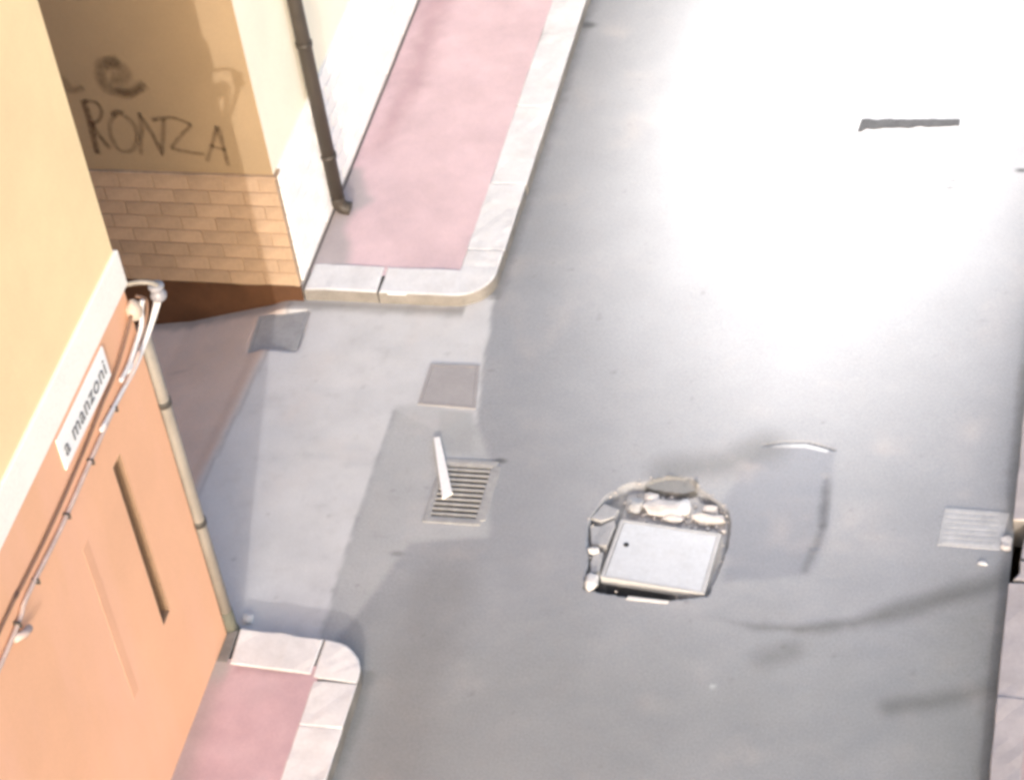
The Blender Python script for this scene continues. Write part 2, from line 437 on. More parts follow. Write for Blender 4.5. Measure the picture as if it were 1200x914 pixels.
# little dark line against the walls and kerbs
blend((.17, .16, .15), .6 * sstep(.10, .0, np.abs(Y - 13.27) + .03 * n_hi) * (X < -4.75))
blend((.17, .165, .16), .6 * sstep(.09, .0, np.abs(X + 4.56) + .03 * n_hi) * (Y > 13.4))
blend((.16, .155, .145), .6 * sstep(.08, .0, np.abs(X + 4.59) + .02 * n_hi) * (Y < 9.9))
blend((.16, .15, .13), .45 * sstep(.10, .0, np.abs(X + .77) + .04 * n_hi) * (Y < 13))
spots = rng.random((260, 3))
for sx, sy, sr in spots:                                                       # gum, oil drops, specks
    px, py = -6.0 + sx * 5.2, 9.0 + sy * 8.2
    r0 = .006 + .010 * sr ** 3
    ix = np.searchsorted(xs, [px - .05, px + .05]); iy = np.searchsorted(ys, [py - .05, py + .05])
    sl = (slice(ix[0], ix[1]), slice(iy[0], iy[1]))
    w = (sstep(r0 * 1.8, r0 * .5, np.hypot(X[sl] - px, Y[sl] - py)) * (.10 + .25 * sr ** 2))[..., None]
    T[sl] = T[sl] * (1 - w) + C(.11, .105, .10) * w
for px, py, r0, col in [(-2.448, 9.998, .015, .55), (-4.527, 16.763, .05, .09), (-4.165, 11.80, .030, .10), (-1.464, 14.85, .02, .12), (-1.45, 14.93, .014, .12), (-.968, 15.075, .03, .04), (-4.655, 10.90, .03, .22)]:
    w = (sstep(r0 * 1.6, r0 * .4, np.hypot((X - px) * .7, (Y - py) * 1.3)) * .85)[..., None]
    T = T * (1 - w) + C(col, col, col) * w
T = np.clip(T, .02, .9)
cx, cy = (xs[:-1] + xs[1:]) / 2, (ys[:-1] + ys[1:]) / 2
cm = (cs[:-1, :-1] < 0)
GR = (-4.54, -4.19, 11.225, 11.755)                                           # drain opening under the grate
CX, CY = np.meshgrid(cx, cy, indexing='ij')
pit = (CX > GR[0] + .02) & (CX < GR[1] - .02) & (CY > GR[2] + .02) & (CY < GR[3] - .02)
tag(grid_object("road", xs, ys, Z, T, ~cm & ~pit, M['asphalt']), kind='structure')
tag(grid_object("alley_paving", xs, ys, Z, T, cm & ~pit, M['concrete']), kind='structure')
gm = bpy.data.meshes.new("ground")
gm.from_pydata([(-900, -900, -1.6), (900, -900, -1.6), (900, 900, -1.6), (-900, 900, -1.6)], [], [(0, 1, 2, 3)])
tag(link("ground", gm, M['earth']), kind='structure')

# ------------------------------------------------------------------ pavements and kerbs
KZ = .10
def pavement(name, x0, x1, y0, y1, step, tintfn, fy0, fy1):
    a = np.linspace(x0, x1, max(2, int((x1 - x0) / step) + 1))
    b = np.unique(np.concatenate([np.arange(y0, fy0, .5), np.arange(fy0, fy1, step), np.arange(fy1, y1, .8), [y1]]))
    A, B = np.meshgrid(a, b, indexing='ij')
    z = KZ - .004 + .004 * vnoise(A, B, 1.3, 21) + .0015 * vnoise(A, B, 10, 22, 2)
    return tag(grid_object(name, a, b, z, tintfn(A, B), None, M['red']), kind='structure')
def far_tint(A, B):
    n, nh = vnoise(A, B, 2.6, 23), vnoise(A, B, 12, 24, 3)
    t = np.broadcast_to(C(.64, .47, .48), A.shape + (3,)) * (1 + .07 * n + .04 * nh)[..., None]
    w = sstep(.05, -.05, sdf([(-6, 13.5), (-5.66, 13.5), (-5.70, 13.75), (-5.82, 14.0), (-5.80, 14.2), (-5.70, 14.35), (-5.9, 14.7), (-6.1, 14.7)], A, B) + .05 * n)[..., None]
    t = t * (1 - .85 * w) + C(.40, .36, .35) * .85 * w
    w = (.5 * sstep(.22, .0, np.abs(A + 5.80 - .10 * n) + .05 * nh) * sstep(14.6, 15.2, B))[..., None]
    t = t * (1 - w) + C(.36, .22, .23) * w
    return np.clip(t, .02, .9)
def near_tint(A, B):
    n, nh = vnoise(A, B, 2.6, 25), vnoise(A, B, 12, 26, 3)
    t = np.broadcast_to(C(.53, .36, .378), A.shape + (3,)) * (1 + .10 * n + .05 * nh)[..., None]
    w = (.8 * sstep(.20, .02, A + 5.547 + .05 * n))[..., None]
    t = t * (1 - w) + C(.37, .295, .285) * w
    w = (.35 * sstep(.05, .5, n))[..., None]
    t = t * (1 - w) + C(.50, .37, .38) * w
    w = (.6 * sstep(.06, .0, np.abs(B - 9.77) + .02 * nh) * (A > -5.42))[..., None]
    t = t * (1 - w) + C(.33, .22, .22) * w
    w = (.9 * sstep(.0, -.04, A + 5.44 + .02 * nh) * sstep(9.55, 9.75, B))[..., None]
    t = t * (1 - w) + C(.36, .33, .31) * w
    return np.clip(t, .02, .9)
pavement("pavement_red", -5.95, -4.84, 13.50, 60, .03, far_tint, 13.5, 17.5)
pavement("pavement_red", -5.547, -4.86, -12, 9.83, .03, near_tint, 8.5, 9.83)
def right_tint(A, B):
    n = vnoise(A, B, 2.6, 27)
    return np.clip(np.broadcast_to(C(.40, .30, .29), A.shape + (3,)) * (1 + .1 * n)[..., None], .02, .9)
pavement("pavement_right", -.59, 2.2, -12, 60, .06, right_tint, 8.5, 16)

def worn(me):
    bm = bmesh.new(); bm.from_mesh(me)
    for _ in range(3):
        lg = [e for e in bm.edges if e.calc_length() > .09]
        if not lg or len(bm.verts) > 1500: break
        bmesh.ops.subdivide_edges(bm, edges=lg, cuts=1, use_grid_fill=True)
    bmesh.ops.triangulate(bm, faces=[f for f in bm.faces if len(f.verts) > 4])
    bm.normal_update()
    for v in bm.verts:
        p = v.co
        d = .0045 * noise.noise(p * 7) + .004 * noise.noise(p * 22)
        if p.z > KZ - .02: d -= max(0, noise.noise(p * 11 + Vector((3, 1, 0))) - .35) * .02 * (1 - abs(v.normal.z) ** 4) * (abs(v.normal.y) < .5)
        v.co = p + v.normal * d
    out = bpy.data.meshes.new('kerb'); bm.to_mesh(out); bm.free()
    return out
qm = bpy.data.meshes.new("forecourt")
qm.from_pydata([(2.2, -12, KZ - .004), (80, -12, KZ - .004), (80, 60, KZ - .004), (2.2, 60, KZ - .004)], [], [(0, 1, 2, 3)])
tag(link("forecourt", qm, mat('forecourt_concrete', (.33, .31, .30), var=.15, vscale=.8)), kind='structure')
def kerb_root(name):
    o = bpy.data.objects.new(name, None); COL.objects.link(o); o.empty_display_size = .1
    return tag(o, kind='structure')
def stone(parent, me, run=False):
    me = worn(me)
    o = link("kerb_stone", me, M['kerb_dirty' if parent.name == 'kerb_right' else 'kerb'], parent)
    me.materials.append(M['kerb_side'])                                        # shade of the upright faces painted dark, along with grime
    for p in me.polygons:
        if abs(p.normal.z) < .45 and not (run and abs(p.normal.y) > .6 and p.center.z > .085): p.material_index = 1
    return o
def long_kerb(parent, x0, x1, joints, dzs=.004):
    for a, b in zip(joints, joints[1:]):
        d = random.uniform(-dzs, dzs); e = random.uniform(-.003, .003)
        stone(parent, box(x0 + e, x1 + e, a + .001, b - .001, -.15, KZ + d, .010, 2, .002), True)
def arc_pts(cx_, cy_, r, a0, a1, n=10):
    return [(cx_ + r * math.cos(math.radians(a0 + (a1 - a0) * k / n)), cy_ + r * math.sin(math.radians(a0 + (a1 - a0) * k / n))) for k in range(n + 1)]
kf = kerb_root("kerb_far")
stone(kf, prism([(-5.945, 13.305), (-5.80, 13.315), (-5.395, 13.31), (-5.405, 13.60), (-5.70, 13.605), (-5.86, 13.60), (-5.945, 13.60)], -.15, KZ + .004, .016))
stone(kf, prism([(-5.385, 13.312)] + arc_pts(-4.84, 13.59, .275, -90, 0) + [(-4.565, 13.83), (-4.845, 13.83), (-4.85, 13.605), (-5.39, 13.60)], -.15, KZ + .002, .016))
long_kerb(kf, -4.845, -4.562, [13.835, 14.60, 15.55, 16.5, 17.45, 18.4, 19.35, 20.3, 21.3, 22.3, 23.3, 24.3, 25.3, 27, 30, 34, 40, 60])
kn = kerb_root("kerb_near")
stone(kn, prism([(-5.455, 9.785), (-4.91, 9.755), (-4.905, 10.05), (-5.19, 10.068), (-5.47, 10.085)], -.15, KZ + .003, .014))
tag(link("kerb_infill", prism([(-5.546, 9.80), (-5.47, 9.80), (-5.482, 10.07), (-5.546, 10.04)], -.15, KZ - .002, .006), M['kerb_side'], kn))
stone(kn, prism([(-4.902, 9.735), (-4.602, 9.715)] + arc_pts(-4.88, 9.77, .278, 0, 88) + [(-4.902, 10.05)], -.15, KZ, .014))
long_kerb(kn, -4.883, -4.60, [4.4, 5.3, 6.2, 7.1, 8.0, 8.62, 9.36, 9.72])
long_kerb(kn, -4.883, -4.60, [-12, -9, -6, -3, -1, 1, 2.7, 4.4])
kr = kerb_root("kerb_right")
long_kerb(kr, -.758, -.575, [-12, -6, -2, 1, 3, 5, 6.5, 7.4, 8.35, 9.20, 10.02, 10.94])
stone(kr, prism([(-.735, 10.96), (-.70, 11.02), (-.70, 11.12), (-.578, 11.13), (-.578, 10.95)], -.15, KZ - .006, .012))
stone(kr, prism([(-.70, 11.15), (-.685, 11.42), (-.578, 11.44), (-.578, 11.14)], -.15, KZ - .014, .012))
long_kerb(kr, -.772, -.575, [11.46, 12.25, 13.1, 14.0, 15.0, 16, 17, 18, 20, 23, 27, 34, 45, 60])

# ------------------------------------------------------------------ orange corner building
XW, YC = -5.547, 10.035
nb = empty("corner_building", "orange corner building with white string course and pale yellow upper wall", "building", None, (XW - 2, 6, 0))
def wall_with_slot(x, y0, y1, z0, z1, sy0, sy1, sz0, sz1, deep):
    bm = bmesh.new()
    ysl, zsl = [y0, sy0, sy1, y1], [z0, sz0, sz1, z1]
    v = {}
    for i, a in enumerate(ysl):
        for j, b in enumerate(zsl): v[i, j] = bm.verts.new((x, a, b))
    for i in range(3):
        for j in range(3):
            if (i, j) != (1, 1): bm.faces.new((v[i, j], v[i + 1, j], v[i + 1, j + 1], v[i, j + 1]))
    # alley end, back and top
    b1, b2 = bm.verts.new((x - 6, y1, z0)), bm.verts.new((x - 6, y1, z1))
    bm.faces.new([v[3, 0], b1, b2, v[3, 3], v[3, 2], v[3, 1]])
    c1, c2 = bm.verts.new((x - 6, y0, z0)), bm.verts.new((x - 6, y0, z1))
    bm.faces.new([v[0, 0], v[0, 1], v[0, 2], v[0, 3], c2, c1])
    bm.faces.new([b1, c1, c2, b2])
    bm.faces.new([v[0, 3], v[1, 3], v[2, 3], v[3, 3], b2, c2])
    return bm_mesh(bm)
SL = (9.335, 9.455, .955, 2.26)
child("wall", wall_with_slot(XW, -10, YC, -1.5, 2.99, *SL, .06), M['orange'], nb)
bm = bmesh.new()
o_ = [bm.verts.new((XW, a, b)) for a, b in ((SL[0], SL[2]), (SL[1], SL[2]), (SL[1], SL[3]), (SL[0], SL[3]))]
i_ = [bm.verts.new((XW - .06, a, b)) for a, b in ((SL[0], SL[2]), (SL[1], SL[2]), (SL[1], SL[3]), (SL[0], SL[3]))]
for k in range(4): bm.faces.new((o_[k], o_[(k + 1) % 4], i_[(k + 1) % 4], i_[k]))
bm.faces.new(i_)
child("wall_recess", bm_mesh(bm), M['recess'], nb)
child("darker_strip", box(XW - .01, XW + .0015, 8.765, 8.85, .95, 2.2, .001), M['orange_darker'], nb)  # thin strip a little darker than the orange wall
child("string_course", box(XW - .20, XW + .022, -10, YC + .022, 2.99, 3.237, .006), M['band'], nb)
child("upper_wall", box(XW - 6, XW, -10, YC, 3.237, 5.75), M['pale'], nb)

# street name plate
sg = empty("street_sign", "white street name plate lettered in black under the white string course", "street sign", None, (XW, 9.22, 2.83))
child("plate", box(XW + .002, XW + .014, 8.857, 9.60, 2.722, 2.938, .003), M['sign'], sg)
fc = bpy.data.curves.new("lettering", 'FONT')
fc.body = "a manzoni"; fc.size = .150; fc.extrude = .0015; fc.align_x = 'CENTER'; fc.align_y = 'CENTER'; fc.space_character = 1.10
fc.offset = .0004
fo = bpy.data.objects.new("tmp", fc); COL.objects.link(fo)
dg = bpy.context.evaluated_depsgraph_get()
fm = bpy.data.meshes.new_from_object(fo.evaluated_get(dg))
bpy.data.objects.remove(fo)
wd = max(v.co.x for v in fm.vertices) - min(v.co.x for v in fm.vertices)
k_ = .66 / wd
fm.transform(Matrix.Translation((XW + .0165, 9.228, 2.827)) @ Matrix(((0, 0, 1, 0), (k_, 0, 0, 0), (0, 1, 0, 0), (0, 0, 0, 1))))
tag(child("lettering", fm, M['ink'], sg), kind='stuff')

# cables along the wall
cd = tag(link("wall_cable", tube(spline([(XW + .012, -2, 2.60), (XW + .012, 5, 2.64), (XW + .012, 7.77, 2.655), (XW + .012, 8.014, 2.648), (XW + .014, 8.52, 2.632), (XW + .014, 9.065, 2.652), (XW + .014, 9.40, 2.685), (XW + .016, 9.62, 2.70), (XW + .02, 9.84, 2.76), (XW + .03, 9.98, 2.83)], 5), .0105, 8), M['cable_dark']),
         "dark brown upper cable pinned along the orange wall beneath the street sign", "cable")
cm_ = empty("wall_cable", "pale mauve lower cable clipped along the orange wall", "cable", None, (XW, 9, 2.55))
child("sheath", tube(spline([(XW + .018, -2, 2.46), (XW + .018, 5, 2.50), (XW + .018, 7.667, 2.515), (XW + .018, 8.085, 2.560), (XW + .018, 8.591, 2.538), (XW + .018, 9.165, 2.552), (XW + .018, 9.534, 2.556), (XW + .03, 9.768, 2.566), (XW + .05, 9.92, 2.62)], 5), .0135, 8), M['cable_mauve'], cm_)
for yy, zz in ((9.509, 2.555), (9.10, 2.548), (8.70, 2.538), (8.22, 2.548), (7.93, 2.535)):
    child("clip", box(XW, XW + .040, yy - .006, yy + .006, zz - .022, zz + .016, .002), M['iron'], cm_)
child("splice", tube([(XW + .02, 7.86, 2.50), (XW + .045, 7.93, 2.47), (XW + .03, 8.00, 2.43)], .022, 8), M['cable_mauve'], cm_)

# corner bracket and its loop of white cables
br = empty("cable_bracket", "iron bracket with grey porcelain knob on the building corner", "bracket", None, (XW, 10.02, 2.95))
child("rod", tube(spline([(XW - .05, 10.055, 2.965), (-5.526, 10.06, 2.986), (-5.446, 10.065, 3.0), (-5.375, 10.09, 2.965), (-5.375, 10.11, 2.86)], 5), .014, 8), M['pipe_grey'], br)
kb = []
prof = [(.0, .052), (.012, .056), (.03, .046), (.042, .034), (.052, .046), (.075, .058), (.098, .050), (.108, .02)]
kb_pts = [(-5.383, 10.10, 2.955 - a) for a, r in prof]
child("insulator", tube(kb_pts, [r * .82 for a, r in prof], 14), M['porcelain'], br)
jb = tag(link("junction_box", rock((-5.515, 10.02, 2.83), .042, .045, .065, 5, 2, .25), M['junction']), "lumpy cream junction box at the top of the white cable bundle", "junction box")
smooth(jb.data)
lp = empty("service_cable", "bundle of white service cables looping down from the corner bracket", "cable", None, (XW, 10.0, 2.7))
child("strand", tube(spline([(-5.383, 10.10, 2.89), (-5.40, 10.13, 2.82), (-5.47, 10.08, 2.66), (-5.50, 9.99, 2.59), (-5.51, 9.83, 2.563), (-5.525, 9.62, 2.56), (-5.528, 9.30, 2.585)], 6), .013, 8), M['cable_white'], lp)
child("strand", tube(spline([(-5.40, 10.085, 2.86), (-5.43, 10.10, 2.78), (-5.49, 10.05, 2.63), (-5.515, 9.92, 2.585), (-5.52, 9.75, 2.60)], 6), .011, 8), M['cable_white'], lp)
child("strand", tube(spline([(-5.46, 10.045, 2.88), (-5.49, 10.06, 2.80), (-5.505, 10.03, 2.70), (-5.515, 9.90, 2.645), (-5.52, 9.79, 2.62), (-5.525, 9.66, 2.62)], 6), .014, 8), M['cable_white'], lp)
child("strand", tube(spline([(-5.50, 10.06, 2.90), (-5.46, 10.09, 2.84), (-5.49, 10.06, 2.70), (-5.52, 9.93, 2.62), (-5.53, 9.84, 2.60)], 6), .010, 8), M['cable_dark'], lp)

# grey pipe down the orange corner
gp = empty("downpipe", "grey downpipe on the orange building corner with a dark iron shoe", "drainpipe", None, (-5.545, 10.10, 0))
child("pipe", tube([(-5.545, 10.095, 2.62), (-5.545, 10.095, 2.2), (-5.545, 10.095, 1.2), (-5.545, 10.095, .24)], .043, 14), M['pipe_grey'], gp)
child("shoe", tube([(-5.545, 10.095, .25), (-5.545, 10.095, .10), (-5.52, 10.10, .0)], [.048, .05, .052], 14), M['pipe_shoe'], gp)
for zz in (2.05, 1.05):
    child("clamp", tube([(-5.545, 10.095, zz - .02), (-5.545, 10.095, zz + .02)], .050, 14), M['iron'], gp)

# ------------------------------------------------------------------ yellow building across the alley
XF, YF = -5.955, 13.30
DZ = 1.12                                                                      # top of the block dado
fb = empty("yellow_building", "yellow building across the alley with graffiti and a painted block dado", "building", None, (-9, 18, 0))
TH = .022
bm = bmesh.new()
def quad(bm, a, b, c, d): bm.faces.new([bm.verts.new(p) for p in (a, b, c, d)])
x0_ = -14.0
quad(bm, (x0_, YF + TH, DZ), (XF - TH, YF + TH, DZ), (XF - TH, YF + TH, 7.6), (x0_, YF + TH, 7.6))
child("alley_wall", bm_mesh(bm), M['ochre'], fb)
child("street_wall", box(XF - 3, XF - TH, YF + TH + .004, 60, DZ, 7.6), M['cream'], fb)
child("dado_core", box(x0_, XF - .012, YF + .0065, YF + .8, -1.5, DZ - .002), M['mortar_shaded'], fb)
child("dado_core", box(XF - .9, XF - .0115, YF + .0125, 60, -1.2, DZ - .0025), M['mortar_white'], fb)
child("ledge", box(x0_, XF + .004, YF - .004, YF + .10, DZ - .002, DZ + .020, .005), M['brick_shaded'], fb)
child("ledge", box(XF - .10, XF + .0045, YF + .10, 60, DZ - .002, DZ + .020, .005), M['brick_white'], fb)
# painted blocks: two shared meshes per face
PZ = .135                                                                      # top of the dark plinth on the alley side
BH, BL = (DZ - PZ) / 8, .262
def block_mesh(lx, ly, lz): return box(-lx / 2, lx / 2, -ly / 2, ly / 2, -lz / 2, lz / 2, .004, 2)
def brick(me, m, loc):
    o = link("brick", me, m, fb)
    o.matrix_parent_inverse = Matrix.Translation(fb.location).inverted()
    o.location = (loc[0] + 0, loc[1], loc[2])
    return o
m_a = block_mesh(BL - .007, .05, BH - .007); m_ah = block_mesh(BL / 2 - .007, .05, BH - .007)
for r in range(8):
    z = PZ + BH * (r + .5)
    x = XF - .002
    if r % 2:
        brick(m_ah, M['brick_shaded'], (x - BL / 4 - .004, YF + .025 - random.uniform(0, .004), z)); x -= BL / 2
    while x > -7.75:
        brick(m_a, M['brick_shaded'], (x - BL / 2 - .004, YF + .025 - random.uniform(0, .005), z)); x -= BL
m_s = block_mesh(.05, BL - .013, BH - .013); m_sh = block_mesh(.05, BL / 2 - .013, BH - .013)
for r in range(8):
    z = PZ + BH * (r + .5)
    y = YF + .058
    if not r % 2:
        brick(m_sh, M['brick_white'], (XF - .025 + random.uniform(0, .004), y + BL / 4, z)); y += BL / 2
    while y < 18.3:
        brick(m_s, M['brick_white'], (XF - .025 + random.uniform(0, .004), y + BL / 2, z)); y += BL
# ragged dark plinth along the alley
bm = bmesh.new()
px_ = np.linspace(x0_, XF - .001, 90); top = []; bot = []
for k, a in enumerate(px_):
    h = PZ - .006 + .02 * noise.noise(Vector((a * 4, 0, 0)))
    top.append(bm.verts.new((a, YF - .004, h))); bot.append(bm.verts.new((a, YF - .012, -1.5)))
tb = [bm.verts.new((v.co.x, YF + .03, v.co.z)) for v in top]
for k in range(len(px_) - 1):
    bm.faces.new((bot[k], bot[k + 1], top[k + 1], top[k])); bm.faces.new((top[k], top[k + 1], tb[k + 1], tb[k]))
child("plinth", bm_mesh(bm), M['plinth'], fb)
# graffiti strokes, soft-edged spray
def strokes(name, lst):
    vs, fs, de = [], [], []
    for pts, wid, den in lst:
        P = spline([(a, 0, b) for a, b in pts], 7)
        base = len(vs)
        for i, p in enumerate(P):
            t = (P[min(i + 1, len(P) - 1)] - P[max(i - 1, 0)]).normalized()
            nrm = Vector((-t.z, 0, t.x))
            w = wid * (1 + .35 * noise.noise(p * 9))
            dd_ = .75 * den * (1 + .3 * noise.noise(p * 6 + Vector((5, 0, 0))))
            if i in (0, len(P) - 1): dd_ *= .3
            for s_, d_ in ((-1, 0), (-.42, .75), (0, 1), (.42, .75), (1, 0)):
                vs.append((p.x + nrm.x * w * s_, YG[0], p.z + nrm.z * w * s_)); de.append(dd_ * d_)
        YG[0] -= .0004
        for i in range(len(P) - 1):
            for j in range(4):
                a = base + i * 5 + j; fs.append((a, a + 1, a + 6, a + 5))
    me = bpy.data.meshes.new(name); me.from_pydata(vs, [], fs); me.update()
    at = me.attributes.new("spray_amount", 'FLOAT', 'POINT'); at.data.foreach_set("value", np.clip(de, 0, 1).astype(np.float32))
    return child(name, me, M['spray'], fb)
YG = [YF + TH - .002]
D = .026
strokes("graffiti", [
 ([(-7.245, 1.755), (-7.239, 1.6), (-7.249, 1.436), (-7.252, 1.269)], .034, .80),
 ([(-7.246, 1.748), (-7.15, 1.729), (-7.132, 1.648), (-7.176, 1.573), (-7.240, 1.541)], D, .62),
 ([(-7.235, 1.541), (-7.197, 1.438), (-7.145, 1.322)], D, .62)])
strokes("graffiti", [([(-7.063, 1.621), (-7.02, 1.655), (-6.971, 1.640)], .03, .75),
 ([(-7.011, 1.653), (-7.09, 1.561), (-7.113, 1.441), (-7.085, 1.331), (-6.995, 1.315), (-6.925, 1.418), (-6.915, 1.553), (-6.971, 1.632)], D, .45)])
strokes("graffiti", [([(-6.926, 1.28), (-6.90, 1.40), (-6.869, 1.49), (-6.855, 1.66)], .024, .5), ([(-6.855, 1.66), (-6.80, 1.48), (-6.764, 1.304)], .024, .58),
 ([(-6.764, 1.304), (-6.722, 1.455), (-6.678, 1.62)], .024, .5), ([(-6.775, 1.30), (-6.755, 1.30)], .03, .8)])
strokes("graffiti", [([(-6.778, 1.594), (-6.623, 1.622), (-6.483, 1.568)], .024, .55), ([(-6.483, 1.568), (-6.579, 1.476), (-6.689, 1.352)], .024, .5),
 ([(-6.689, 1.352), (-6.575, 1.326), (-6.44, 1.309)], .022, .5)])
strokes("graffiti", [([(-6.448, 1.241), (-6.371, 1.394), (-6.300, 1.56)], .022, .55), ([(-6.302, 1.57), (-6.292, 1.412), (-6.292, 1.209)], .024, .66),
 ([(-6.394, 1.398), (-6.28, 1.350)], .02, .5)])
strokes("graffiti", [([(-6.886, 2.105), (-7.017, 2.065), (-7.058, 1.972), (-7.041, 1.871), (-6.964, 1.83), (-6.858, 1.841), (-6.74, 1.91)], .060, .55),
 ([(-7.01, 2.06), (-6.915, 2.048), (-6.873, 1.978), (-6.924, 1.933), (-6.994, 1.952)], .075, .42), ([(-6.99, 1.85), (-6.88, 1.82), (-6.77, 1.87)], .04, .35)])
strokes("graffiti", [([(-7.42, 1.97), (-7.335, 1.92), (-7.313, 1.834), (-7.204, 1.866)], .04, .4)])

# brown rainwater pipe on the street side
bp_ = empty("downpipe", "dark brown downpipe on the cream street wall, ending above the red pavement", "drainpipe", None, (XF + .07, 14.2, .1))
PX, PY = XF + .045, 14.21
child("pipe", tube([(PX, PY, 7.4), (PX, PY, 4), (PX, PY, 2), (PX, PY, .22)], .052, 16), M['pipe_brown'], bp_)
child("elbow", tube(spline([(PX, PY, .235), (PX, PY, .18), (PX + .03, PY, .135), (PX + .085, PY, .12)], 5), .054, 16), M['pipe_brown'], bp_)
for zz in (.62, 1.62, 3.2):
    child("clamp", tube([(PX, PY, zz - .018), (PX, PY, zz + .018)], .060, 16), M['pipe_brown'], bp_)

# ------------------------------------------------------------------ things in the road and the alley
# drain grate with its open slots
gr = empty("drain_grate", "iron slotted drain grate in the road beside the alley mouth", "drain grate", None, (-4.365, 11.49, 0))
x0, x1, y0, y1 = GR
for a in ((x0 - .02, x1 + .02, y0 - .03, y0 + .012), (x0 - .02, x1 + .02, y1 - .012, y1 + .03)):
    child("frame_rail", box(*a, -.03, .006, .003), M['grate'], gr)
for a in ((x0 - .02, x0 + .014, y0 + .014, y1 - .014), (x1 - .014, x1 + .045, y0 + .014, y1 - .014)):
    child("frame_rail", box(*a, -.03, .006, .003), M['grate'], gr)
nb_ = 11
pit_step = (y1 - y0 - .028) / nb_
barm = box(x0 + .016, x1 - .016, -.0105, .0105, -.009, .003, .003)
for k in range(nb_ + 1):
    o = child("bar", barm, M['grate'], gr); o.location.y = y0 + .014 + pit_step * k if 0 < k < nb_ else (y0 + .020 if k == 0 else y1 - .020)
pm = bmesh.new()
pv = [(x0 + .0, y0), (x1, y0), (x1, y1), (x0, y1)]
T0 = [pm.verts.new((a, b, -.012)) for a, b in pv]; B0 = [pm.verts.new((a, b, -.5)) for a, b in pv]
for k in range(4): pm.faces.new((T0[k], T0[(k + 1) % 4], B0[(k + 1) % 4], B0[k]))
pm.faces.new(B0)
child("sump", bm_mesh(pm), M['pit'], gr)
# white strip lying over the grate
a, b = Vector((-4.640, 11.965)), Vector((-4.440, 11.425))
t = (b - a).normalized(); n_ = Vector((-t.y, t.x))
poly = [a - n_ * .022, a + n_ * .020, b + n_ * .036 - t * .02, b - n_ * .036 + t * .012]
tag(link("plank", prism([tuple(v) for v in poly], .0075, .024, .003), M['white_plastic']), "white strip of board lying across the edge of the slotted drain grate", "board")

def plate(name, label, poly, m, fm, z=.006, cat="manhole cover", rim=.018):
    o = empty(name, label, cat, None, (sum(p[0] for p in poly) / len(poly), sum(p[1] for p in poly) / len(poly), 0))
    c = Vector((sum(p[0] for p in poly) / 4, sum(p[1] for p in poly) / 4))
    inner = [tuple(c + (Vector(p) - c) * (1 - rim / (Vector(p) - c).length * 1.6)) for p in poly]
    bm = bmesh.new()
    A = [bm.verts.new((*p, z)) for p in poly]; B = [bm.verts.new((*p, z)) for p in inner]
    A2 = [bm.verts.new((*p, -.06)) for p in poly]; B2 = [bm.verts.new((*p, -.06)) for p in inner]
    for k in range(4):
        j = (k + 1) % 4
        bm.faces.new((A[k], A[j], B[j], B[k])); bm.faces.new((A2[k], A2[j], A[j], A[k])); bm.faces.new((B[k], B[j], B2[j], B2[k]))
    child("frame", bm_mesh(bm), fm, o)
    lid = [tuple(c + (Vector(p) - c) * (1 - .004 / (Vector(p) - c).length)) for p in inner]
    child("lid", prism(lid, -.05, z - .001, .003), m, o)
    return o
plate("inspection_cover", "dark grey square hatch in the alley near the yellow building corner", [(-6.285, 13.185), (-5.89, 13.195), (-5.868, 12.775), (-6.255, 12.78)], M['cover_grey'], M['cover_grey'], .001)
h1 = bpy.data.objects["inspection_cover"]                                      # its left side follows the dipping alley
for ch in h1.children:
    for v in ch.data.vertices: v.co.z += -.17 * max(0, -5.88 - v.co.x)
plate("inspection_cover", "beige square hatch at the alley mouth, just above the slotted grate", [(-4.861, 12.70), (-4.51, 12.712), (-4.44, 12.275), (-4.858, 12.29)], M['cover_beige'], M['cover_beige'], .008)
# pale cover inside the broken asphalt
CV = [(-3.256, 11.335), (-2.588, 11.263), (-2.616, 10.745), (-3.296, 10.823)]
mh = plate("manhole_cover", "pale square steel manhole cover lying in the broken asphalt hole", CV, M['cover_white'], M['cover_frame'], .002)
kh = tube([(-3.182, 11.115, .0035), (-3.182, 11.115, -.01)], .018, 12)
child("lifting_hole", kh, M['pit'], mh)
# right-hand gutter grating
rc = empty("gutter_grating", "worn ribbed steel gutter plate beside the right kerb", "drain grate", None, (-1.0, 11.45, 0))
child("base_plate", prism([(-1.205, 11.625), (-.80, 11.61), (-.835, 11.285), (-1.222, 11.295)], -.03, .004, .003), M['steel_rib'], rc)
for k in range(7):
    yy = 11.325 + k * .0455
    child("rib", box(-1.195, -.86, yy - .0165, yy + .0165, .003, .0065, .002), M['steel_rib'], rc)
# rubble
tag(link("stone", rock((-2.99, 11.475, -.022), .150, .062, .036, 2), M['rubble_pale']), "largest pale broken stone in the hole above the manhole cover", "stone", "rubble in the road hole")
tag(link("stone", rock((-2.695, 11.415, -.028), .105, .036, .034, 3), M['rubble_pale']), "flat pale broken stone at the hole's top right corner", "stone", "rubble in the road hole")
tag(link("stone", rock((-2.875, 11.49, -.014), .050, .055, .032, 9), M['rubble_white']), "whitest rounded stone butted against the largest pale stone in the hole", "stone", "rubble in the road hole")
tag(link("stone", rock((-3.345, 10.775, .008), .042, .072, .030, 4), M['rubble_white']), "white stone lump off the lower left corner of the manhole cover", "stone", "rubble in the road hole")
tag(link("stone", rock((-3.378, 11.04, .006), .036, .026, .022, 6), M['rubble_white']), "small white stone on the cracked left edge of the hole", "stone", "rubble in the road hole")
tag(link("stone", rock((-3.10, 11.565, -.03), .05, .045, .03, 11), M['rubble_pale']), "small pale stone in the hole's upper left, beside the largest", "stone", "rubble in the road hole")
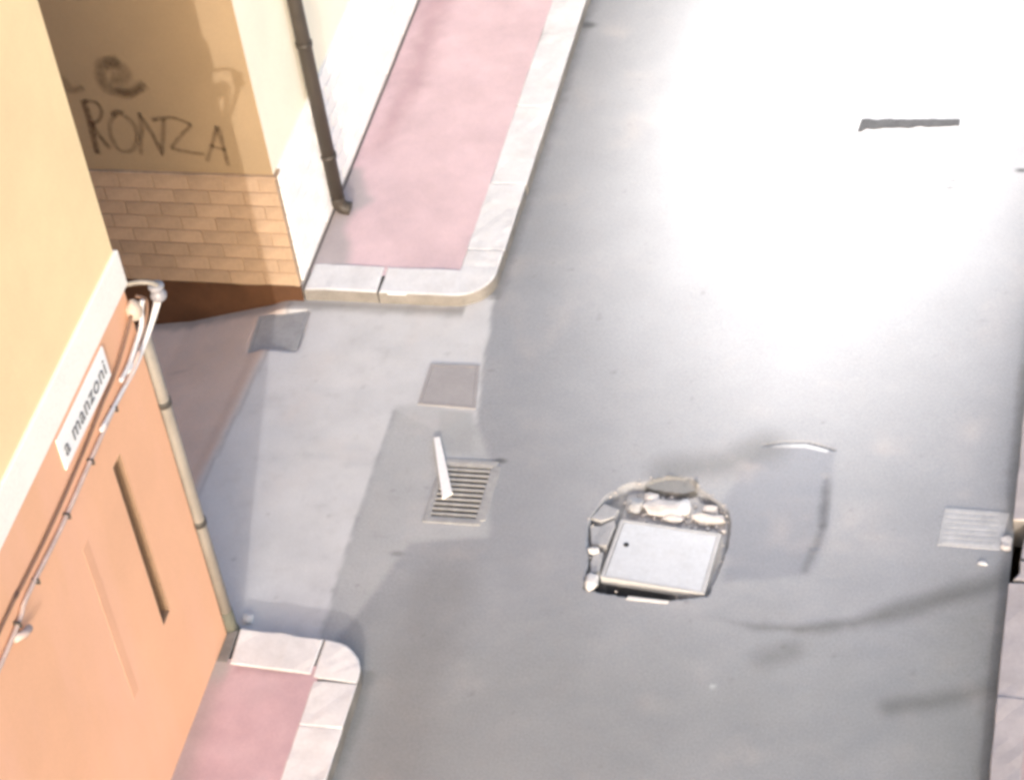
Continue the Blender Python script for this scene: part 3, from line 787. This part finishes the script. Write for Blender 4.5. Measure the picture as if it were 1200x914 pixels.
tag(link("stone", rock((-2.70, 11.50, -.03), .05, .03, .028, 12), M['rubble_pale']), "small pale stone in the hole behind the flat one", "stone", "rubble in the road hole")
tag(link("stone", rock((-2.93, 11.40, -.028), .07, .03, .026, 21), M['rubble_pale']), "low pale stone wedged between the largest stone and the manhole cover", "stone", "rubble in the road hole")
tag(link("stone", rock((-3.19, 11.49, -.03), .055, .06, .032, 23), M['chunk']), "grey lump at the far left end of the rubble in the hole", "stone", "rubble in the road hole")
tag(link("rim_strip", prism([(-3.10, 10.648), (-2.835, 10.640), (-2.825, 10.662), (-3.09, 10.676)], -.05, .008, .004), M['rubble_white']), "thin white strip along the lower rim of the road hole", "stone")  # thin pale strip along the near edge of the hole
for poly, lab in (([(-3.452, 11.335), (-3.395, 11.47), (-3.285, 11.42), (-3.30, 11.352), (-3.385, 11.305)], "topmost of the three grey asphalt pieces left of the manhole cover"),
                  ([(-3.448, 11.265), (-3.38, 11.272), (-3.298, 11.325), (-3.282, 11.28), (-3.305, 11.095), (-3.410, 11.105)], "middle and largest of the three grey asphalt pieces left of the manhole cover"),
                  ([(-3.375, 11.005), (-3.318, 11.04), (-3.31, 10.87), (-3.365, 10.86), (-3.385, 10.94)], "lowest of the three grey asphalt pieces left of the manhole cover")):
    tag(link("asphalt_piece", prism(poly, -.06, random.uniform(-.004, .004), .005, 2, [random.uniform(-.006, .006) for _ in poly]), M['chunk']), lab, "asphalt piece", "broken asphalt by the manhole cover")
# many crumbs round the hole
bm = bmesh.new()
for k in range(110):
    ang = random.uniform(0, 2 * math.pi)
    if k < 90: cxk, cyk, zk = random.uniform(-3.28, -2.58), random.uniform(11.33, 11.66), -.045
    else: cxk, cyk, zk = -3.0 + math.cos(ang) * random.uniform(.42, .5), 11.2 + math.sin(ang) * random.uniform(.5, .58), .003
    s = random.uniform(.005, .016) * (1 if k < 90 else .5)
    q = bmesh.ops.create_icosphere(bm, subdivisions=1, radius=s)
    for v in q["verts"]: v.co = Vector((cxk, cyk, zk)) + v.co * random.uniform(.7, 1.3)
tag(link("rubble", bm_mesh(bm), M['rubble_pale']), "fine pale rubble crumbs in and around the road hole", "rubble", None, 'stuff')
# dark tar strip in the bright lane
pts = []
for k in range(25):
    a = k / 24; pts.append((-2.19 + .73 * a, 15.622 + .035 * a + .018 * noise.noise(Vector((a * 9, 1, 0)))))
for k in range(25):
    a = 1 - k / 24; pts.append((-2.205 + .745 * a, 15.505 + .075 * a + .022 * noise.noise(Vector((a * 9, 4, 0))) - (.0 if a > .08 else .03)))
tag(link("road_patch", prism(pts, -.02, .009, .004), M['tar']), "narrow dark tar patch across the bright part of the road", "road patch")
# small litter
tag(link("litter", rock((-5.475, 10.235, .022), .030, .038, .022, 8), M['rubble_white']), "small white crumpled scrap beside the grey pipe's foot", "litter")
tag(link("kerb_chip", rock((-.80, 11.33, .012), .032, .05, .014, 14, 2, .6), M['rubble_pale']), "pale broken kerb chip lying by the ribbed gutter plate", "stone")
tag(link("kerb_chip", rock((-.93, 11.16, .006), .03, .016, .007, 15, 2, .6), M['rubble_white']), "tiny white chip in the gutter below the ribbed plate", "stone")

# ------------------------------------------------------------------ street lamp beyond the top of the frame
LX, LY, LZ = -2.30, 16.4, 5.2
la = empty("street_lamp", "street lamp on a tall post with an arm over the road", "street lamp", None, (.1, LY, 0))
child("post", tube([(.1, LY, -.2), (.1, LY, 3), (.1, LY, LZ + .3)], [.09, .075, .055], 14), M['lamp_metal'], la)
child("arm", tube(spline([(.1, LY, LZ + .1), (.02, LY, LZ + .42), (-.6, LY, LZ + .55), (LX + .3, LY, LZ + .35)], 6), .035, 10), M['lamp_metal'], la)
child("housing", box(LX - .34, LX + .34, LY - .15, LY + .15, LZ + .12, LZ + .30, .04, 3), M['lamp_metal'], la)
child("diffuser", box(LX - .28, LX + .28, LY - .11, LY + .11, LZ + .105, LZ + .118), M['glow'], la)
ld = bpy.data.lights.new("lamp_light", 'SPOT')
ld.energy = 1550
ld.color = (1.0, .96, .92)
ld.spot_size = math.radians(84)
ld.spot_blend = 1.0
ld.shadow_soft_size = .16
lo = bpy.data.objects.new("lamp_light", ld); COL.objects.link(lo)
lo.location = (LX, LY, LZ); lo.scale = (.54, 1.55, 1.0); lo.parent = la
lo.matrix_parent_inverse = Matrix.Translation(la.location).inverted()
